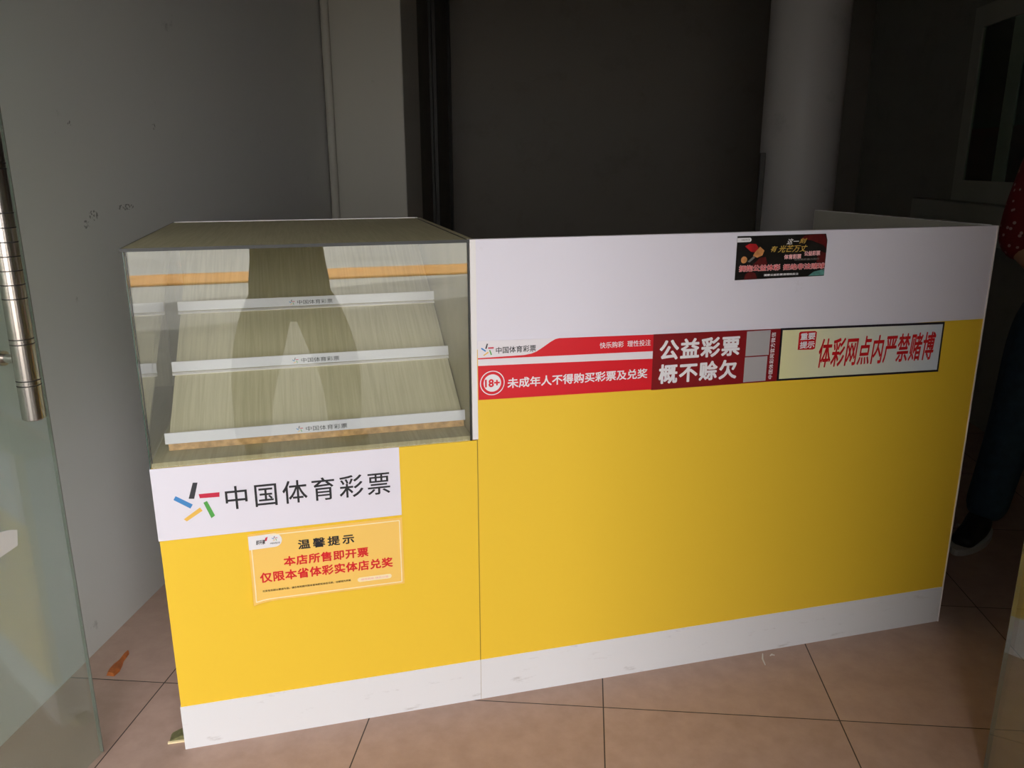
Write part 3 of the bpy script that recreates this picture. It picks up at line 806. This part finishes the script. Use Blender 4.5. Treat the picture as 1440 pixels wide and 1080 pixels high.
def person(name, label, loc, rz, leg_end, foot_l, foot_r, knee_l, knee_r, hip_z, arms, top_m, leg_m, leg_r, hem, sole=True, top_r=1.0, hem_flare=0.0):
    P = thing(name, label, 'person', loc, rz)
    hc = (0, -.02, hip_z + .705)
    hl, hr = (-.095, 0, hip_z), (.095, 0, hip_z)
    ch = [[(0, 0, hip_z + .04, (.13, .09)), (0, 0, hip_z + .2, (.115, .085)), (0, .01, hip_z + .38, (.14, .095)), (0, .015, hip_z + .50, (.10, .075)), (0, .005, hip_z + .58, (.052, .052)), (0, -.01, hip_z + .61, .055), (0, -.015, hip_z + .66, (.072, .082)), (0, -.012, hip_z + .73, (.078, .094)), (0, -.008, hip_z + .80, (.064, .076))]]
    for h, k, f in ((hl, knee_l, foot_l), (hr, knee_r, foot_r)):
        ch.append([(0, 0, hip_z + .04, (.13, .09)), (*h, .078), (*k, .055), (f[0], f[1], .10, .036)])
    for a in arms:
        s, e, w_ = a['shoulder'], a['elbow'], a['wrist']
        ch.append([(0, .015, hip_z + .50, (.10, .075)), (*s, .055), (*e, .038), (*w_, .026)])
    hands = []
    for a in arms:
        hands.append(hand_chains(a['wrist'], a['dir'], a['thumb'], a['palm'], a.get('curl', .5)))
    body = skin_obj('body', ch, 'skin', P, 2, lambda bm: face(bm, hc))
    # hands are grown finger by finger and joined into the same body mesh
    bm = bmesh.new(); bm.from_mesh(body.data)
    for hcn in hands:
        for c in hcn:
            t = skin_obj('finger', [c], 'skin', None, 1)
            bm.from_mesh(t.data); me_ = t.data; bpy.data.objects.remove(t); bpy.data.meshes.remove(me_)
    bm.to_mesh(body.data); bm.free()
    for p in body.data.polygons: p.use_smooth = True
    for s in (-1, 1):
        bm = bmesh.new(); ball(bm, Vector((s * .031, hc[1] - .080, hc[2] + .012)), .0115, (1, .7, .7), 12)
        me = bpy.data.meshes.new('eye'); bm.to_mesh(me); bm.free(); me.materials.append(MATS['eye_dark'])
        e = bpy.data.objects.new('eye', me); COL.objects.link(e); e.parent = P
    # hair cap
    bm = bmesh.new(); ball(bm, Vector((0, hc[1] + .018, hc[2] + .045)), 1, (.093, .108, .098), 24)
    bmesh.ops.delete(bm, geom=[v for v in bm.verts if (v.co.y < hc[1] - .05 and v.co.z < hc[2] + .075) or v.co.z < hc[2] - .03], context='VERTS')
    me = bpy.data.meshes.new('hair'); bm.to_mesh(me); bm.free(); me.materials.append(MATS['hair'])
    for p in me.polygons: p.use_smooth = True
    h = bpy.data.objects.new('hair', me); COL.objects.link(h); h.parent = P
    # trousers
    tr = [[(0, 0, hip_z + .10, (.150, .108)), (0, 0, hip_z + .0, (.165, .115))]]
    for hh_, k, f in ((hl, knee_l, foot_l), (hr, knee_r, foot_r)):
        mid = tuple((a + c) / 2 for a, c in zip(hh_, k))
        sh = (f[0] * .5 + k[0] * .5, f[1] * .5 + k[1] * .5, (k[2] + .09) / 2)
        tr.append([(0, 0, hip_z + .0, (.165, .115)), (*hh_, leg_r[0]), (*mid, leg_r[1]), (*k, leg_r[2]), (*sh, leg_r[3]), (f[0], f[1] + .005, leg_end, leg_r[4])])
    skin_obj('trousers', tr, leg_m, P, 2)
    # upper garment
    q = top_r
    up_ = [[(0, 0, hem, (.165 * q + hem_flare, .125 * q + hem_flare * .5)), (0, 0, hip_z + .12, (.155 * q, .115 * q)), (0, .005, hip_z + .26, (.150 * q, .112 * q)), (0, .012, hip_z + .42, (.165 * q, .118 * q)), (0, .012, hip_z + .52, (.105, .085)), (0, .005, hip_z + .555, (.066, .064))]]
    for a in arms:
        s, e, w_ = a['shoulder'], a['elbow'], a['wrist']
        cuff = tuple(e[i] + (w_[i] - e[i]) * a['sleeve'] for i in range(3))
        sx = (s[0], s[1], s[2])
        ml = tuple((s[i] + e[i]) / 2 for i in range(3))
        up_.append([(0, .012, hip_z + .42, (.165 * q, .118 * q)), (*sx, .078), (*ml, .064), (*e, .056), (*cuff, .046)])
    skin_obj('shirt' if 'patterned' in label else 'jacket', up_, top_m, P, 2)
    # shoes
    for f, k in ((foot_l, knee_l), (foot_r, knee_r)):
        fa = f[3] if len(f) > 3 else 0.0
        c_, s_ = math.cos(fa), math.sin(fa)
        def tp(u, v, z): return (f[0] + u * c_ - v * s_, f[1] + u * s_ + v * c_, z)
        sh = skin_obj('shoe', [[(*tp(0, .045, .055), (.040, .042)), (*tp(0, -.02, .062), (.042, .045)), (*tp(0, -.10, .046), (.047, .034)), (*tp(0, -.175, .036), (.043, .026))], [(*tp(0, -.02, .062), (.042, .045)), (*tp(0, .01, .115), .044)]], 'shoe_black', P, 2)
        so = MB(); n = 28; out = []
        for t in range(n):
            a = 2 * PI * t / n; yv = math.sin(a); xv = math.cos(a)
            v_ = -.062 + yv * .150; wdt = .046 - .008 * max(0, yv)
            out.append(tp(xv * wdt, v_, 0)[:2])
        V = [(x, y, 0.0) for x, y in out] + [(x, y, .024) for x, y in out]
        so.add(V, [list(range(n))[::-1], list(range(n, 2 * n))] + [(i, (i + 1) % n, n + (i + 1) % n, n + i) for i in range(n)], 'shoe_sole' if sole else 'shoe_black')
        so.build('sole', sh)
        if sole:
            st = MB()
            st.tube([tp(-.046, -.03, .045), tp(-.050, -.06, .050), tp(-.047, -.09, .066), tp(-.036, -.11, .078)], [.004, .007, .006, .003], 'shoe_sole', 8)
            st.build('side_stripe', sh)
    return P

# customer standing past the right end of the counter (faces the camera, mostly outside the frame)
person('person', 'person in red patterned top, blue jeans and black shoes standing beyond the right counter end',
       (1.69, 2.90, 0), -0.25, .075,
       foot_l=(-.195, -.03, 0, -.55), foot_r=(.14, .06, 0, .35), knee_l=(-.145, -.03, .47), knee_r=(.12, .0, .48), hip_z=.90,
       arms=[dict(shoulder=(-.185, .01, 1.37), elbow=(-.235, -.01, 1.10), wrist=(-.155, -.14, 1.00), dir=(.15, -.35, -1), thumb=(.9, -.1, .1), palm=(.2, .9, -.2), sleeve=.45),
             dict(shoulder=(.185, .01, 1.37), elbow=(.25, .02, 1.09), wrist=(.24, -.06, .85), dir=(0, -.1, -1), thumb=(-.2, -1, 0), palm=(-1, .2, 0), sleeve=.5)],
       top_m='red_patterned_cloth', leg_m='denim', leg_r=(.105, .098, .085, .078, .075), hem=.85)

# the photographer, outside the doorway: seen only as a dark reflection in the case glass
person('person', 'person in dark jacket and wide dark trousers, seen only reflected in the case glass',
       (.10, -.40, 0), PI + .08, .03,
       foot_l=(-.235, 0, 0, -.2), foot_r=(.235, 0, 0, .2), knee_l=(-.215, -.03, .38), knee_r=(.215, -.03, .38), hip_z=.80,
       arms=[dict(shoulder=(-.185, .01, 1.31), elbow=(-.25, -.10, 1.10), wrist=(-.12, -.27, 1.27), dir=(.25, -.3, 1), thumb=(1, -.1, .1), palm=(.3, -.9, 0), sleeve=.85),
             dict(shoulder=(.185, .01, 1.31), elbow=(.25, -.10, 1.10), wrist=(.30, -.27, 1.27), dir=(-.25, -.3, 1), thumb=(-1, -.1, .1), palm=(-.3, -.9, 0), sleeve=.85)],
       top_m='dark_jacket', leg_m='dark_trousers', leg_r=(.125, .135, .115, .100, .090), hem=.60, sole=False, top_r=1.22, hem_flare=.06)

# ------------------------------------------------------------------ litter on the floor
b = MB()
pts = [(-.058, -.013), (-.036, -.018), (-.008, -.013), (.012, -.007), (.048, -.006), (.062, .001), (.046, .005), (.012, .007), (-.006, .015), (-.034, .016), (-.054, .010)]
V = [(x, y, .001) for x, y in pts] + [(x * .9, y * .7, .006 + .006 * abs(math.sin(9 * x))) for x, y in pts]; n = len(pts)
b.add(V, [list(range(n))[::-1], list(range(n, 2 * n))] + [(i, (i + 1) % n, n + (i + 1) % n, n + i) for i in range(n)], 'wrapper_brown')
tag(place(b.build('brown_wrapper'), (-1.292, 1.885, 0), 1.66), 'brown crumpled wrapper lying on the tiles near the left wall', 'wrapper')
b = MB(); b.prism([(-.028, .001), (.03, .001), (.026, .012), (0, .016), (-.024, .006)], -.016, .014, 'scrap_olive')
b.prism([(-.030, .001), (.028, .001), (.028, .004), (-.03, .005)], -.022, -.016, 'sticker_cream')
tag(place(b.build('folded_scrap'), (-.968, 1.612, 0), .3), 'small olive folded scrap at the counter\'s lower left corner', 'scrap')
for i, (x, y, r_, ln, lab) in enumerate(((.528, 2.062, 1.5, .055, 'thin white thread-like scrap on the tiles before the plinth'), (.556, 2.083, .2, .014, 'tiny pale crumb on the tiles right of the white thread'))):
    b = MB(); b.tube([(-ln / 2, 0, .003), (0, .004, .004), (ln / 2, 0, .003)], [.0015, .0025, .0015], 'scrap_white', 8)
    tag(place(b.build('floor_scrap'), (x, y, 0), r_), lab, 'scrap')
